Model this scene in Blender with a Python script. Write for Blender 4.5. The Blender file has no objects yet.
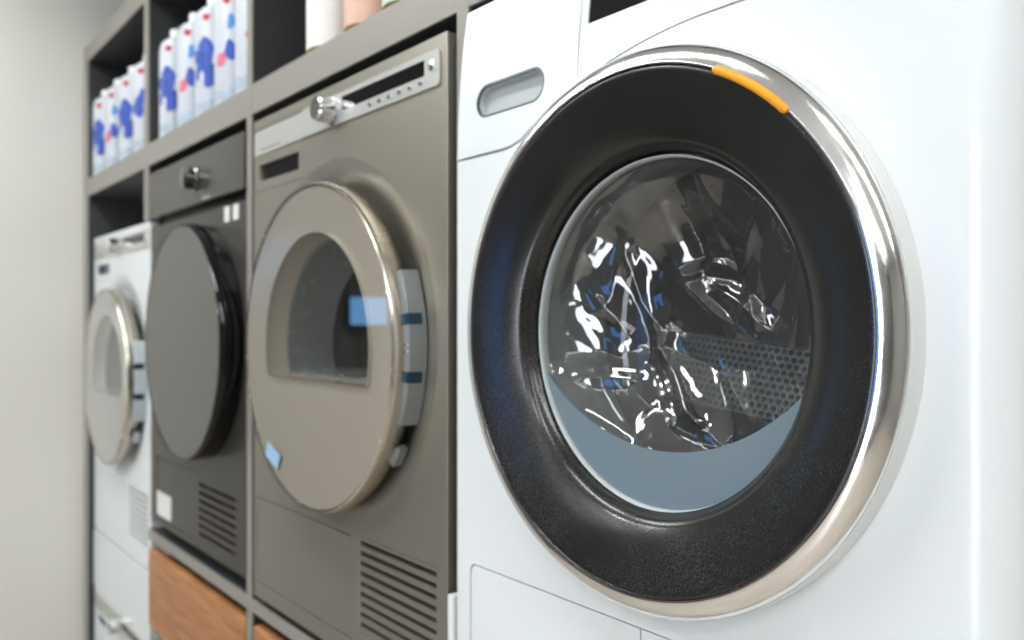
import bpy, bmesh, math, random
from mathutils import Vector, Matrix, noise

PI = math.pi
random.seed(7)
S = bpy.context.scene
COL = S.collection
ZO = 0.63            # the eye stands 1.63 m above the floor


# ------------------------------------------------------------------ materials
def lin(c):
    def f(v):
        v /= 255.0
        return v / 12.92 if v <= 0.04045 else ((v + 0.055) / 1.055) ** 2.4
    return (f(c[0]), f(c[1]), f(c[2]), 1.0)


def setin(b, **kw):
    for k, v in kw.items():
        k = k.replace('_', ' ')
        if k in b.inputs:
            b.inputs[k].default_value = v


def mat(name, col, rough=0.5, metal=0.0, coat=0.0, coat_rough=0.05, spec=0.5,
        noise_scale=0.0, rough_var=0.0, col_var=0.0, bump=0.0, stretch=(1, 1, 1), detail=4.0):
    m = bpy.data.materials.new(name)
    m.use_nodes = True
    nt = m.node_tree
    b = nt.nodes['Principled BSDF']
    b.inputs['Base Color'].default_value = lin(col) if max(col[:3]) > 1.0 else (*col[:3], 1)
    b.inputs['Roughness'].default_value = rough
    b.inputs['Metallic'].default_value = metal
    b.inputs['Specular IOR Level'].default_value = spec
    b.inputs['Coat Weight'].default_value = coat
    b.inputs['Coat Roughness'].default_value = coat_rough
    if noise_scale:
        tc = nt.nodes.new('ShaderNodeTexCoord')
        mp = nt.nodes.new('ShaderNodeMapping')
        mp.inputs['Scale'].default_value = stretch
        n = nt.nodes.new('ShaderNodeTexNoise')
        n.inputs['Scale'].default_value = noise_scale
        n.inputs['Detail'].default_value = detail
        nt.links.new(tc.outputs['Object'], mp.inputs['Vector'])
        nt.links.new(mp.outputs['Vector'], n.inputs['Vector'])
        if rough_var:
            r = nt.nodes.new('ShaderNodeMapRange')
            r.inputs['From Min'].default_value = 0.3
            r.inputs['From Max'].default_value = 0.7
            r.inputs['To Min'].default_value = max(0, rough - rough_var)
            r.inputs['To Max'].default_value = rough + rough_var
            nt.links.new(n.outputs['Fac'], r.inputs['Value'])
            nt.links.new(r.outputs['Result'], b.inputs['Roughness'])
        if col_var:
            base = lin(col) if max(col[:3]) > 1.0 else (*col[:3], 1)
            cr = nt.nodes.new('ShaderNodeValToRGB')
            cr.color_ramp.elements[0].position = 0.3
            cr.color_ramp.elements[1].position = 0.7
            cr.color_ramp.elements[0].color = tuple(c * (1 - col_var) for c in base[:3]) + (1,)
            cr.color_ramp.elements[1].color = tuple(min(1, c * (1 + col_var)) for c in base[:3]) + (1,)
            nt.links.new(n.outputs['Fac'], cr.inputs['Fac'])
            nt.links.new(cr.outputs['Color'], b.inputs['Base Color'])
        if bump:
            bp = nt.nodes.new('ShaderNodeBump')
            bp.inputs['Strength'].default_value = bump
            bp.inputs['Distance'].default_value = 0.002
            nt.links.new(n.outputs['Fac'], bp.inputs['Height'])
            nt.links.new(bp.outputs['Normal'], b.inputs['Normal'])
    return m


def emis(name, col, strength):
    m = bpy.data.materials.new(name)
    m.use_nodes = True
    b = m.node_tree.nodes['Principled BSDF']
    c = lin(col)
    b.inputs['Base Color'].default_value = (0.02, 0.02, 0.02, 1)
    b.inputs['Emission Color'].default_value = c
    b.inputs['Emission Strength'].default_value = strength
    return m


def clear(name, tint, f0=0.04, gain=1.0, rough=0.0, haze=0.0):
    """thin clear sheet: see-through plus a mirror that grows at grazing angles (Schlick)"""
    m = bpy.data.materials.new(name)
    m.use_nodes = True
    nt = m.node_tree
    nt.nodes.clear()
    out = nt.nodes.new('ShaderNodeOutputMaterial')
    mix = nt.nodes.new('ShaderNodeMixShader')
    tr = nt.nodes.new('ShaderNodeBsdfTransparent')
    tr.inputs['Color'].default_value = (*tint, 1)
    gl = nt.nodes.new('ShaderNodeBsdfGlossy')
    gl.inputs['Roughness'].default_value = rough
    lw = nt.nodes.new('ShaderNodeLayerWeight')
    lw.inputs['Blend'].default_value = 0.5
    pw = nt.nodes.new('ShaderNodeMath')
    pw.operation = 'POWER'
    pw.inputs[1].default_value = 5.0
    ad = nt.nodes.new('ShaderNodeMath')
    ad.operation = 'MULTIPLY_ADD'
    ad.inputs[1].default_value = gain * (1 - f0)
    ad.inputs[2].default_value = f0
    ad.use_clamp = True
    nt.links.new(lw.outputs['Facing'], pw.inputs[0])
    nt.links.new(pw.outputs[0], ad.inputs[0])
    nt.links.new(ad.outputs[0], mix.inputs['Fac'])
    nt.links.new(tr.outputs[0], mix.inputs[1])
    nt.links.new(gl.outputs[0], mix.inputs[2])
    if haze:
        df = nt.nodes.new('ShaderNodeBsdfDiffuse')
        df.inputs['Color'].default_value = (0.78, 0.82, 0.84, 1)
        m2 = nt.nodes.new('ShaderNodeMixShader')
        m2.inputs['Fac'].default_value = haze
        nt.links.new(mix.outputs[0], m2.inputs[1])
        nt.links.new(df.outputs[0], m2.inputs[2])
        nt.links.new(m2.outputs[0], out.inputs['Surface'])
    else:
        nt.links.new(mix.outputs[0], out.inputs['Surface'])
    return m


def wood_mat():
    m = mat('warm_oak', (176, 120, 72), 0.45)
    nt = m.node_tree
    b = nt.nodes['Principled BSDF']
    tc = nt.nodes.new('ShaderNodeTexCoord')
    mp = nt.nodes.new('ShaderNodeMapping')
    mp.inputs['Scale'].default_value = (1.2, 1.2, 14)
    n = nt.nodes.new('ShaderNodeTexNoise')
    n.inputs['Scale'].default_value = 4
    n.inputs['Detail'].default_value = 6
    n.inputs['Distortion'].default_value = 1.2
    cr = nt.nodes.new('ShaderNodeValToRGB')
    cr.color_ramp.elements[0].position = 0.3
    cr.color_ramp.elements[1].position = 0.7
    cr.color_ramp.elements[0].color = lin((150, 99, 61))
    cr.color_ramp.elements[1].color = lin((194, 138, 88))
    nt.links.new(tc.outputs['Object'], mp.inputs['Vector'])
    nt.links.new(mp.outputs['Vector'], n.inputs['Vector'])
    nt.links.new(n.outputs['Fac'], cr.inputs['Fac'])
    nt.links.new(cr.outputs['Color'], b.inputs['Base Color'])
    return m


def dusty_black():
    """glossy black glass with fine pale dust specks"""
    m = mat('black_glass', (0.010, 0.011, 0.012), 0.13, spec=0.6)
    nt = m.node_tree
    b = nt.nodes['Principled BSDF']
    tc = nt.nodes.new('ShaderNodeTexCoord')
    n = nt.nodes.new('ShaderNodeTexNoise')
    n.inputs['Scale'].default_value = 600
    n.inputs['Detail'].default_value = 1
    n2 = nt.nodes.new('ShaderNodeTexNoise')
    n2.inputs['Scale'].default_value = 9
    n2.inputs['Detail'].default_value = 5
    mr = nt.nodes.new('ShaderNodeMapRange')
    mr.inputs['From Min'].default_value = 0.45
    mr.inputs['From Max'].default_value = 0.8
    mr2 = nt.nodes.new('ShaderNodeMapRange')
    mr2.inputs['From Min'].default_value = 0.42
    mr2.inputs['From Max'].default_value = 0.75
    mu = nt.nodes.new('ShaderNodeMath')
    mu.operation = 'MULTIPLY'
    cr = nt.nodes.new('ShaderNodeMix')
    cr.data_type = 'RGBA'
    cr.inputs['A'].default_value = (0.016, 0.016, 0.015, 1)
    cr.inputs['B'].default_value = (0.075, 0.078, 0.08, 1)
    mr3 = nt.nodes.new('ShaderNodeMapRange')
    mr3.inputs['From Min'].default_value = 0.35
    mr3.inputs['From Max'].default_value = 0.75
    mr3.inputs['To Min'].default_value = 0.16
    mr3.inputs['To Max'].default_value = 0.28
    for x in (n, n2):
        nt.links.new(tc.outputs['Object'], x.inputs['Vector'])
    nt.links.new(n.outputs['Fac'], mr.inputs['Value'])
    nt.links.new(n2.outputs['Fac'], mr2.inputs['Value'])
    nt.links.new(n2.outputs['Fac'], mr3.inputs['Value'])
    nt.links.new(mr.outputs['Result'], mu.inputs[0])
    nt.links.new(mr2.outputs['Result'], mu.inputs[1])
    sp = nt.nodes.new('ShaderNodeSeparateXYZ')
    nt.links.new(tc.outputs['Object'], sp.inputs['Vector'])
    mz = nt.nodes.new('ShaderNodeMapRange')
    mz.inputs['From Min'].default_value = 0.60
    mz.inputs['From Max'].default_value = 0.34
    mz.inputs['To Min'].default_value = 0.12
    mz.inputs['To Max'].default_value = 1.0
    nt.links.new(sp.outputs['Z'], mz.inputs['Value'])
    mv = nt.nodes.new('ShaderNodeMath')
    mv.operation = 'MULTIPLY'
    nt.links.new(mu.outputs[0], mv.inputs[0])
    nt.links.new(mz.outputs['Result'], mv.inputs[1])
    nt.links.new(mv.outputs[0], cr.inputs['Factor'])
    nt.links.new(cr.outputs['Result'], b.inputs['Base Color'])
    nt.links.new(mr3.outputs['Result'], b.inputs['Roughness'])
    return m


M = {}
M['wall'] = mat('wall_paint', (222, 220, 213), 0.8, noise_scale=60, bump=0.05)
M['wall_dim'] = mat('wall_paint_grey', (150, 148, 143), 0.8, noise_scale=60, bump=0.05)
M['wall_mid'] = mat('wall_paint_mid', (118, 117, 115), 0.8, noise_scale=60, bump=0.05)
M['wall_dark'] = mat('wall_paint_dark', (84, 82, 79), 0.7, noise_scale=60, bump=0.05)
M['ceil'] = mat('ceiling_paint', (232, 232, 229), 0.85, noise_scale=60, bump=0.05)
M['floor'] = mat('floor_tile', (190, 180, 166), 0.35, noise_scale=3, col_var=0.12)
M['taupe'] = mat('taupe_laminate', (146, 142, 134), 0.45, noise_scale=220, bump=0.02)
M['taupe_dark'] = mat('dark_laminate', (58, 60, 62), 0.5, noise_scale=220, bump=0.02)
M['wood'] = wood_mat()
M['white'] = mat('white_enamel', (228, 233, 234), 0.22, spec=0.5, noise_scale=500, bump=0.01)
M['white2'] = mat('white_plastic', (232, 234, 232), 0.35, noise_scale=300, bump=0.01)
M['grey_wash'] = mat('pale_grey_plastic', (178, 184, 186), 0.4, noise_scale=300, bump=0.01)
M['chrome'] = mat('polished_chrome', (0.90, 0.90, 0.90), 0.14, 1.0, noise_scale=22, rough_var=0.08, stretch=(1, 1, 1), detail=6)
M['champ'] = mat('champagne_metal', (0.62, 0.57, 0.49), 0.24, 1.0, noise_scale=40, rough_var=0.05)
M['blackglass'] = dusty_black()
M['black'] = mat('black_plastic', (0.012, 0.012, 0.013), 0.35, noise_scale=200, bump=0.02)
M['blackgloss'] = mat('black_gloss', (0.005, 0.005, 0.006), 0.06, spec=0.4, noise_scale=20, rough_var=0.02)
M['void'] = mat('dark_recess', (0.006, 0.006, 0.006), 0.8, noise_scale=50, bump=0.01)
M['steel_brown'] = mat('brown_steel', (0.385, 0.365, 0.31), 0.36, 0.7, noise_scale=300, rough_var=0.04)
M['silver_strip'] = mat('silver_strip', (190, 191, 186), 0.35, 0.25, noise_scale=300, rough_var=0.03)
M['door_champ'] = mat('champagne_door_face', (0.60, 0.545, 0.46), 0.22, 0.2, coat=0.3, noise_scale=40, rough_var=0.02)
M['door_white'] = mat('white_door_face', (216, 218, 214), 0.14, coat=0.6, noise_scale=40, rough_var=0.02)
M['hinge'] = mat('grey_hinge_plastic', (140, 143, 142), 0.35, 0.3, noise_scale=300, bump=0.01)
M['slotblue'] = mat('dark_blue_slot', (30, 58, 74), 0.12, noise_scale=40, rough_var=0.02)
M['graphite'] = mat('graphite_steel', (72, 69, 63), 0.34, 0.35, noise_scale=300, rough_var=0.04)
M['graphite_door'] = mat('graphite_glass', (66, 66, 60), 0.14, coat=0.2, noise_scale=40, rough_var=0.02)
M['drum'] = mat('drum_steel', (0.16, 0.16, 0.165), 0.33, 0.9, noise_scale=60, rough_var=0.06)
M['lifter'] = mat('grey_lifter_plastic', (140, 145, 146), 0.4, noise_scale=80, col_var=0.1)
M['crescent'] = mat('blue_grey_plastic', (112, 129, 139), 0.45, noise_scale=200, bump=0.01)
M['orange'] = mat('orange_plastic', (244, 164, 30), 0.35, noise_scale=200, bump=0.01)
M['inner_grey'] = mat('inner_door_grey', (108, 113, 111), 0.25, noise_scale=40, rough_var=0.04)
M['bottle'] = mat('white_bottle_plastic', (212, 218, 226), 0.35, noise_scale=40, col_var=0.03)
M['pbl'] = mat('blue_print', (42, 78, 176), 0.4, noise_scale=60, col_var=0.25)
M['plb'] = mat('light_blue_print', (82, 146, 214), 0.4, noise_scale=60, col_var=0.15)
M['ppk'] = mat('pink_print', (218, 112, 138), 0.4, noise_scale=60, col_var=0.15)
M['prd'] = mat('red_print', (186, 40, 58), 0.4, noise_scale=60, col_var=0.1)
M['pgy'] = mat('grey_blue_print', (176, 190, 204), 0.4, noise_scale=60, col_var=0.05)
M['olive'] = mat('olive_liquid_glass', (132, 118, 46), 0.12, noise_scale=20, col_var=0.1)
M['lab_w'] = mat('white_paper_label', (236, 232, 226), 0.6, noise_scale=60, col_var=0.03)
M['lab_p'] = mat('pink_paper_label', (222, 180, 160), 0.6, noise_scale=60, col_var=0.05)
M['lab_g'] = mat('pale_green_label', (206, 220, 208), 0.6, noise_scale=60, col_var=0.03)
M['sticker'] = mat('white_sticker', (228, 228, 224), 0.5, noise_scale=60, col_var=0.02)
M['bluepatch'] = mat('pale_blue_patch', (158, 194, 226), 0.4, noise_scale=60, col_var=0.02)
M['text'] = mat('grey_print', (128, 128, 124), 0.5, noise_scale=60, col_var=0.02)
M['film'] = clear('crumpled_clear_film', (0.84, 0.86, 0.86), 0.15, 1.0, 0.06, 0.03)
M['glass'] = clear('clear_door_glass', (0.97, 0.97, 0.965), 0.065)
M['glassdark'] = clear('smoked_door_glass', (0.10, 0.11, 0.12), 0.05)


# ------------------------------------------------------------------ mesh helpers
class MB:
    def __init__(self):
        self.bm = bmesh.new()

    def box(self, x0, x1, y0, y1, z0, z1):
        v = [self.bm.verts.new(p) for p in ((x0, y0, z0), (x1, y0, z0), (x1, y1, z0), (x0, y1, z0),
                                            (x0, y0, z1), (x1, y0, z1), (x1, y1, z1), (x0, y1, z1))]
        for f in ((0, 1, 5, 4), (1, 2, 6, 5), (2, 3, 7, 6), (3, 0, 4, 7), (4, 5, 6, 7), (3, 2, 1, 0)):
            self.bm.faces.new([v[i] for i in f])
        return self

    def lathe(self, prof, cx=0, cz=0, n=128, a0=0.0, a1=2 * PI, closed=False):
        """profile of (r, y) turned about the y axis through (cx, cz)"""
        full = abs(a1 - a0 - 2 * PI) < 1e-6
        rows = []
        for (r, y) in prof:
            if r < 1e-6:
                rows.append([self.bm.verts.new((cx, y, cz))])
                continue
            k = n if full else n + 1
            rows.append([self.bm.verts.new((cx + r * math.cos(a0 + (a1 - a0) * i / n), y,
                                            cz + r * math.sin(a0 + (a1 - a0) * i / n))) for i in range(k)])
        pairs = list(zip(rows[:-1], rows[1:]))
        if closed:
            pairs.append((rows[-1], rows[0]))
        for A, B in pairs:
            m = n if full else n
            for i in range(m):
                j = (i + 1) % n if full else i + 1
                if len(A) == 1 and len(B) == 1:
                    continue
                if len(A) == 1:
                    self.bm.faces.new((A[0], B[i], B[j]))
                elif len(B) == 1:
                    self.bm.faces.new((A[i], B[0], A[j]))
                else:
                    self.bm.faces.new((A[i], B[i], B[j], A[j]))
        if not full and closed:
            self.bm.faces.new([r[0] for r in rows])
            self.bm.faces.new([r[-1] for r in rows][::-1])
        return self

    def plate(self, outer, holes=(), y0=0.0, y1=0.01):
        """flat plate in the xz plane with holes, front at y0, back at y1"""
        bm = self.bm
        loops = []
        for lp in [outer] + list(holes):
            loops.append([bm.verts.new((p[0], y0, p[1])) for p in lp])
        edges = []
        for lp in loops:
            for i in range(len(lp)):
                edges.append(bm.edges.new((lp[i], lp[(i + 1) % len(lp)])))
        r = bmesh.ops.triangle_fill(bm, use_beauty=True, use_dissolve=False, edges=edges)
        fs = [g for g in r['geom'] if isinstance(g, bmesh.types.BMFace)]
        back = {}
        for lp in loops:
            for v in lp:
                back[v] = bm.verts.new((v.co.x, y1, v.co.z))
        for f in fs:
            bm.faces.new([back[v] for v in reversed(f.verts)])
        for lp in loops:
            for i in range(len(lp)):
                a, b = lp[i], lp[(i + 1) % len(lp)]
                bm.faces.new((a, b, back[b], back[a]))
        return self

    def tube(self, pts, r, n=10, flat=1.0):
        P = [Vector(p) for p in pts]
        rows = []
        for i, p in enumerate(P):
            t = (P[min(i + 1, len(P) - 1)] - P[max(i - 1, 0)]).normalized()
            u = Vector((0, 1, 0))
            if abs(t.dot(u)) > 0.9:
                u = Vector((0, 0, 1))
            a = t.cross(u).normalized()
            b = t.cross(a).normalized()
            e = 1.0
            if i == 0 or i == len(P) - 1:
                e = 0.55
            rows.append([self.bm.verts.new(p + (a * math.cos(2 * PI * k / n) * r + b * math.sin(2 * PI * k / n) * r * flat) * e)
                         for k in range(n)])
        for A, B in zip(rows[:-1], rows[1:]):
            for k in range(n):
                self.bm.faces.new((A[k], A[(k + 1) % n], B[(k + 1) % n], B[k]))
        self.bm.faces.new(rows[0][::-1])
        self.bm.faces.new(rows[-1])
        return self

    def cut_x(self, xs):
        for x in xs:
            bmesh.ops.bisect_plane(self.bm, geom=self.bm.verts[:] + self.bm.edges[:] + self.bm.faces[:],
                                   plane_co=(x, 0, 0), plane_no=(1, 0, 0), dist=1e-6)
        return self

    def cut_z(self, zs):
        for z in zs:
            bmesh.ops.bisect_plane(self.bm, geom=self.bm.verts[:] + self.bm.edges[:] + self.bm.faces[:],
                                   plane_co=(0, 0, z), plane_no=(0, 0, 1), dist=1e-6)
        return self

    def warp(self, fn):
        for v in self.bm.verts:
            v.co = Vector(fn(v.co))
        return self

    def build(self, name, m, parent=None, smooth=True, bevel=0.0, seg=2, ang=35, loc=None, recalc=True):
        bm = self.bm
        bmesh.ops.remove_doubles(bm, verts=bm.verts[:], dist=1e-6)
        if recalc:
            bmesh.ops.recalc_face_normals(bm, faces=bm.faces[:])
        me = bpy.data.meshes.new(name)
        bm.to_mesh(me)
        bm.free()
        if smooth:
            me.shade_smooth()
            me.set_sharp_from_angle(angle=math.radians(ang))
        me.materials.append(m)
        o = bpy.data.objects.new(name, me)
        COL.objects.link(o)
        if parent:
            o.parent = parent
        if loc:
            o.location = loc
        if bevel:
            b = o.modifiers.new('bevel', 'BEVEL')
            b.width = bevel
            b.segments = seg
            b.limit_method = 'ANGLE'
            b.angle_limit = math.radians(50)
            b.harden_normals = False
        return o


def empty(name, loc, label=None, cat=None, group=None, kind=None):
    o = bpy.data.objects.new(name, None)
    COL.objects.link(o)
    o.location = loc
    o.empty_display_size = 0.05
    tag(o, label, cat, group, kind)
    return o


def tag(o, label=None, cat=None, group=None, kind=None):
    if label:
        o['label'] = label
    if cat:
        o['category'] = cat
    if group:
        o['group'] = group
    if kind:
        o['kind'] = kind
    return o


def circ(cx, cz, r, n=96, a0=0.0, a1=2 * PI):
    full = abs(a1 - a0 - 2 * PI) < 1e-6
    k = n if full else n + 1
    return [(cx + r * math.cos(a0 + (a1 - a0) * i / n), cz + r * math.sin(a0 + (a1 - a0) * i / n)) for i in range(k)]


def rrect(x0, x1, z0, z1, r=0.005, n=5):
    pts = []
    for cx, cz, a in ((x1 - r, z1 - r, 0), (x0 + r, z1 - r, PI / 2), (x0 + r, z0 + r, PI), (x1 - r, z0 + r, 1.5 * PI)):
        pts += [(cx + r * math.cos(a + PI / 2 * i / n), cz + r * math.sin(a + PI / 2 * i / n)) for i in range(n + 1)]
    return pts


# ------------------------------------------------------------------ the room
WL, WR, WB, WF, HC = -2.745, 2.6, 1.20, -3.2, 2.85


def struct(name, m, *b):
    mb = MB()
    mb.box(*b)
    o = mb.build(name, m, smooth=False)
    o['kind'] = 'structure'
    return o


struct('floor', M['floor'], WL - 0.1, WR + 0.1, WF - 0.1, WB + 0.1, -0.1, 0.0)
struct('ceiling', M['ceil'], WL - 0.1, WR + 0.1, WF - 0.1, WB + 0.1, HC, HC + 0.1)
struct('wall_back', M['wall'], WL - 0.1, WR + 0.1, WB, WB + 0.1, 0, HC)
struct('wall_left', M['wall'], WL - 0.1, WL, 0.02, WB, 0, HC)
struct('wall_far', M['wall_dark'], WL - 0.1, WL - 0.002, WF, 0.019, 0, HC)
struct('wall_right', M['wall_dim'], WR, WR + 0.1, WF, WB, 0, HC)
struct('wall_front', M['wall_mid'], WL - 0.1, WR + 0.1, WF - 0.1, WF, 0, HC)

# ------------------------------------------------------------------ built-in shelving
D0 = 0.577
cab = empty('shelving_unit', (0, 0, 0), 'tall taupe built-in shelving unit framing the whole row of machines', 'shelving unit')
z_ = lambda z: z + ZO
YB = 1.17
DIV = [(-2.738, -2.690), (-2.098, -2.064), (-1.445, -1.422), (-0.7865, -0.7635), (-0.135, -0.112)]
ED = 0.004           # thin taupe edging on boards of a much darker grey
for n, (a, b) in enumerate(DIV):
    zl = z_(1.246) if n == 1 else 0.0
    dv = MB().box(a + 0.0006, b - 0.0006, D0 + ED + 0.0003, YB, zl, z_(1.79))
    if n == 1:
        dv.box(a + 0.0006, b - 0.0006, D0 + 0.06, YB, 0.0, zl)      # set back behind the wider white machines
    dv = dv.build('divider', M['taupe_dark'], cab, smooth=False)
    MB().box(a, b, D0, D0 + ED, zl, z_(1.79)).build('front_edging', M['taupe'], dv, smooth=False, bevel=0.0008)


def board(name, a, b, z0, z1, back=YB):
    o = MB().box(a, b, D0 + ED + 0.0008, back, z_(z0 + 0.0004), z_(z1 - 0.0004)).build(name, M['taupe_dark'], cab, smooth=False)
    MB().box(a, b, D0 + 0.0005, D0 + ED + 0.0005, z_(z0), z_(z1)).build('front_edging', M['taupe'], o, smooth=False, bevel=0.0008)


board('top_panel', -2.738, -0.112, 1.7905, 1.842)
for i in range(4):
    a, b = DIV[i][1] + 0.0006, DIV[i + 1][0] - 0.0006
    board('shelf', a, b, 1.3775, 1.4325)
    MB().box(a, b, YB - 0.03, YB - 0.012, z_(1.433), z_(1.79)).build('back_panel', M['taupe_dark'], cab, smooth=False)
    if i > 0:
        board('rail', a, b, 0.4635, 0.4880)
    if i in (1, 2):
        MB().box(a + 0.012, b - 0.003, D0 - 0.003, D0 + 0.018, z_(0.256), z_(0.4430)).build('drawer_front', M['wood'], cab, smooth=False, bevel=0.004)['label'] = 'warm oak drawer front'
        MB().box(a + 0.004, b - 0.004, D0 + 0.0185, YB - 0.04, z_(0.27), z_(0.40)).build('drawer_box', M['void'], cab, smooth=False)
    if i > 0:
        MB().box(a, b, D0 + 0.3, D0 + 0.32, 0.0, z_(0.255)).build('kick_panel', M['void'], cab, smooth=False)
# white edge filler at the foot of the divider beside the big washer
MB().box(-0.786, -0.7745, D0 - 0.014, D0 - 0.001, 0.0, z_(0.667)).build('edge_strip', M['white2'], cab, smooth=False, bevel=0.001)['label'] = 'white edge strip'


# ------------------------------------------------------------------ big white washer in front
def big_washer():
    cx, fy, zb = -0.4616, 0.555, 0.5 + ZO
    t = empty('washing_machine', (cx, fy, zb),
              'large white washing machine with chrome ringed black porthole, nearest the viewer', 'washing machine')
    xl, xr, top = -0.3004, 0.2986, 0.864
    RL, RR = 0.010, 0.042
    dz = 0.4900                                     # porthole centre above the base
    sz = 0.687                                      # height of the control panel seam

    def rounded(p):
        x, y, z = p
        if x > xr - RR:
            d = min(RR, x - (xr - RR))
            y = y + RR - math.sqrt(max(0, RR * RR - d * d))
        elif x < xl + RL:
            d = min(RL, (xl + RL) - x)
            y = y + RL - math.sqrt(max(0, RL * RL - d * d))
        return (x, y, z)
    cuts = [xr - RR + RR * math.sin(PI / 2 * k / 12) for k in range(0, 12)] + \
           [xl + RL - RL * math.sin(PI / 2 * k / 5) for k in range(0, 5)]
    # seam: level on the left, sweeping up over the porthole, level again on the right
    ra = 0.4707

    def seam(off):
        r, sx, sc = ra + off, 0.061, 0.2877
        h = sz + off - sc
        xa = sx - math.sqrt(r * r - h * h)
        a0 = math.atan2(h, xa - sx)
        arc = [(sx + r * math.cos(a0 + (PI / 2 - a0) * i / 48), sc + r * math.sin(a0 + (PI / 2 - a0) * i / 48)) for i in range(49)]
        return [(xa - 0.02, sz + off), (xa - 0.006, sz + off + 0.0015)] + arc[2:] + [(xr, sc + r)]
    # lower body panel
    sm = seam(-0.0016)
    outer = [(xl, 0.0), (xl, sz - 0.0016)] + sm + [(xr, 0.0)]
    flap = rrect(-0.2690, 0.262, 0.05, 0.2205, 0.010)
    hole = circ(0, dz, 0.200, 96)
    mb = MB().plate(outer, [flap, hole], 0.0, 0.016)
    mb.cut_x(cuts).warp(rounded)
    mb.build('front_panel', M['white'], t, ang=25)
    # flap at the bottom in two halves
    fl = [p for p in rrect(-0.2672, -0.0148, 0.0518, 0.2187, 0.009) if p[0] < -0.1]
    MB().plate([(-0.0146, 0.0518), (-0.0146, 0.2187)] + fl, (), 0.0006, 0.014).build('service_flap', M['white'], t, ang=30, bevel=0.0008)
    fr = [p for p in rrect(-0.0132, 0.2602, 0.0518, 0.2187, 0.009) if p[0] > 0.1]
    fr.sort(key=lambda p: math.atan2(p[1] - 0.135, p[0] - 0.2))
    MB().plate(fr + [(-0.0132, 0.2187), (-0.0132, 0.0518)], (), 0.0006, 0.014).build('kick_plate', M['white'], t, ang=30, bevel=0.0008)
    # control panel, leaning back
    lean = 0.47
    zcuts = [sz + (top - sz) * k / 14 for k in range(1, 14)]
    su = seam(0.0016)
        # split into drawer front and fascia by a vertical seam
    xs = -0.0955
    k = max(i for i, p in enumerate(su) if p[0] < xs)
    zs = su[k][1] + (su[k + 1][1] - su[k][1]) * (xs - su[k][0]) / (su[k + 1][0] - su[k][0])
    left = [(xl, sz + 0.0016)] + su[:k + 1] + [(xs - 0.0008, zs), (xs - 0.0008, top), (xl, top)]
    right = [(xs + 0.0008, zs)] + su[k + 1:] + [(xr, top), (xs + 0.0008, top)]
    hx0, hx1, hz, hr = -0.2578, -0.1445, 0.7475, 0.0180
    pill = [(hx1 - hr + hr * math.cos(a), hz + hr * math.sin(a)) for a in [(-PI / 2 + PI * i / 20) for i in range(21)]] + \
           [(hx0 + hr + hr * math.cos(a), hz + hr * math.sin(a)) for a in [(PI / 2 + PI * i / 20) for i in range(21)]]

    def tilt(p):
        x, y, z = rounded(p)
        return (x, y + lean * max(0, z - sz) ** 2, z)
    mb = MB().plate(left, [pill], 0.0, 0.014)
    mb.cut_x(cuts[12:]).cut_z(zcuts).warp(tilt)
    dr = mb.build('detergent_drawer', M['white'], t, ang=25)

    def off(pts, s, c=((hx0 + hx1) / 2, hz)):
        out = []
        for (x, z) in pts:
            ccx = min(max(x, hx0 + hr), hx1 - hr)
            dx, dzz = x - ccx, z - hz
            out.append((ccx + dx * s, hz + dzz * s))
        return out
    # pill shaped handle: thin dark rim, soft sloped pocket
    mb = MB()
    rings = [(1.0, 0.0005), (1.0, 0.002), (0.93, 0.003), (0.90, 0.007), (0.84, 0.010)]
    rows = [[mb.bm.verts.new((x, y, z)) for (x, z) in off(pill, s)] for s, y in rings]
    for A, B in zip(rows[:-1], rows[1:]):
        for i in range(len(A)):
            mb.bm.faces.new((A[i], A[(i + 1) % len(A)], B[(i + 1) % len(B)], B[i]))
    mb.bm.faces.new(rows[-1])
    mb.warp(tilt)
    mb.build('drawer_handle', M['grey_wash'], dr, ang=50)
    mb = MB().plate(off(pill, 1.05), [off(pill, 0.93)], -0.0004, 0.003)
    mb.warp(tilt)
    mb.build('handle_rim', mat('dark_grey_trim', (96, 106, 112), 0.3, 0.5, noise_scale=100, rough_var=0.02), dr, ang=40)
    dhole = rrect(-0.0850, 0.245, 0.7905, 0.846, 0.001, 2)
    mb = MB().plate(right, [dhole], 0.0, 0.014)
    mb.cut_x(cuts[:12]).cut_z(zcuts).warp(tilt)
    fa = mb.build('control_panel', M['white'], t, ang=25)
    mb = MB().plate(rrect(-0.0850, 0.245, 0.7905, 0.846, 0.001, 2), (), 0.0015, 0.012)
    mb.warp(tilt)
    mb.build('display', M['blackgloss'], fa, smooth=False)
    # casing behind the panels
    mb = MB()
    mb.plate([(xl + 0.002, 0.0), (xr - 0.0015, 0.0), (xr - 0.0015, sz + 0.05), (xl + 0.002, sz + 0.05)],
             [circ(0, dz, 0.2005, 96)], 0.0442, 0.055)
    mb.box(xl, xl + 0.004, 0.03, 0.58, 0, top - 0.004)
    mb.box(xr - 0.004, xr, RR + 0.0005, 0.58, 0, top - 0.004)
    mb.box(xl + 0.004, xr - 0.004, 0.035, 0.58, top - 0.008, top - 0.004)
    mb.box(xl + 0.004, xr - 0.004, 0.03, 0.58, 0, 0.004)
    mb.box(xl + 0.004, xr - 0.004, 0.576, 0.58, 0.004, top - 0.008)
    mb.box(xl + 0.004, xr - 0.004, 0.017, 0.0355, 0.004, 0.22)
    mb.box(xl + 0.010, xr - RR, 0.031, 0.0355, sz - 0.01, top - 0.010)
    mb.build('casing', M['white2'], t, smooth=False)
    for fx in (-0.24, 0.24):
        MB().lathe([(0.0, 0.0), (0.018, 0.0), (0.018, 0.0116), (0.0, 0.0116)], 0, 0, 20).warp(lambda c, fx=fx: (c[0] + fx, c[2] + 0.09, -c[1])) \
            .build('foot', M['black'], t)
    # ---- door
    K, ox = 1.020, -0.0035
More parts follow.
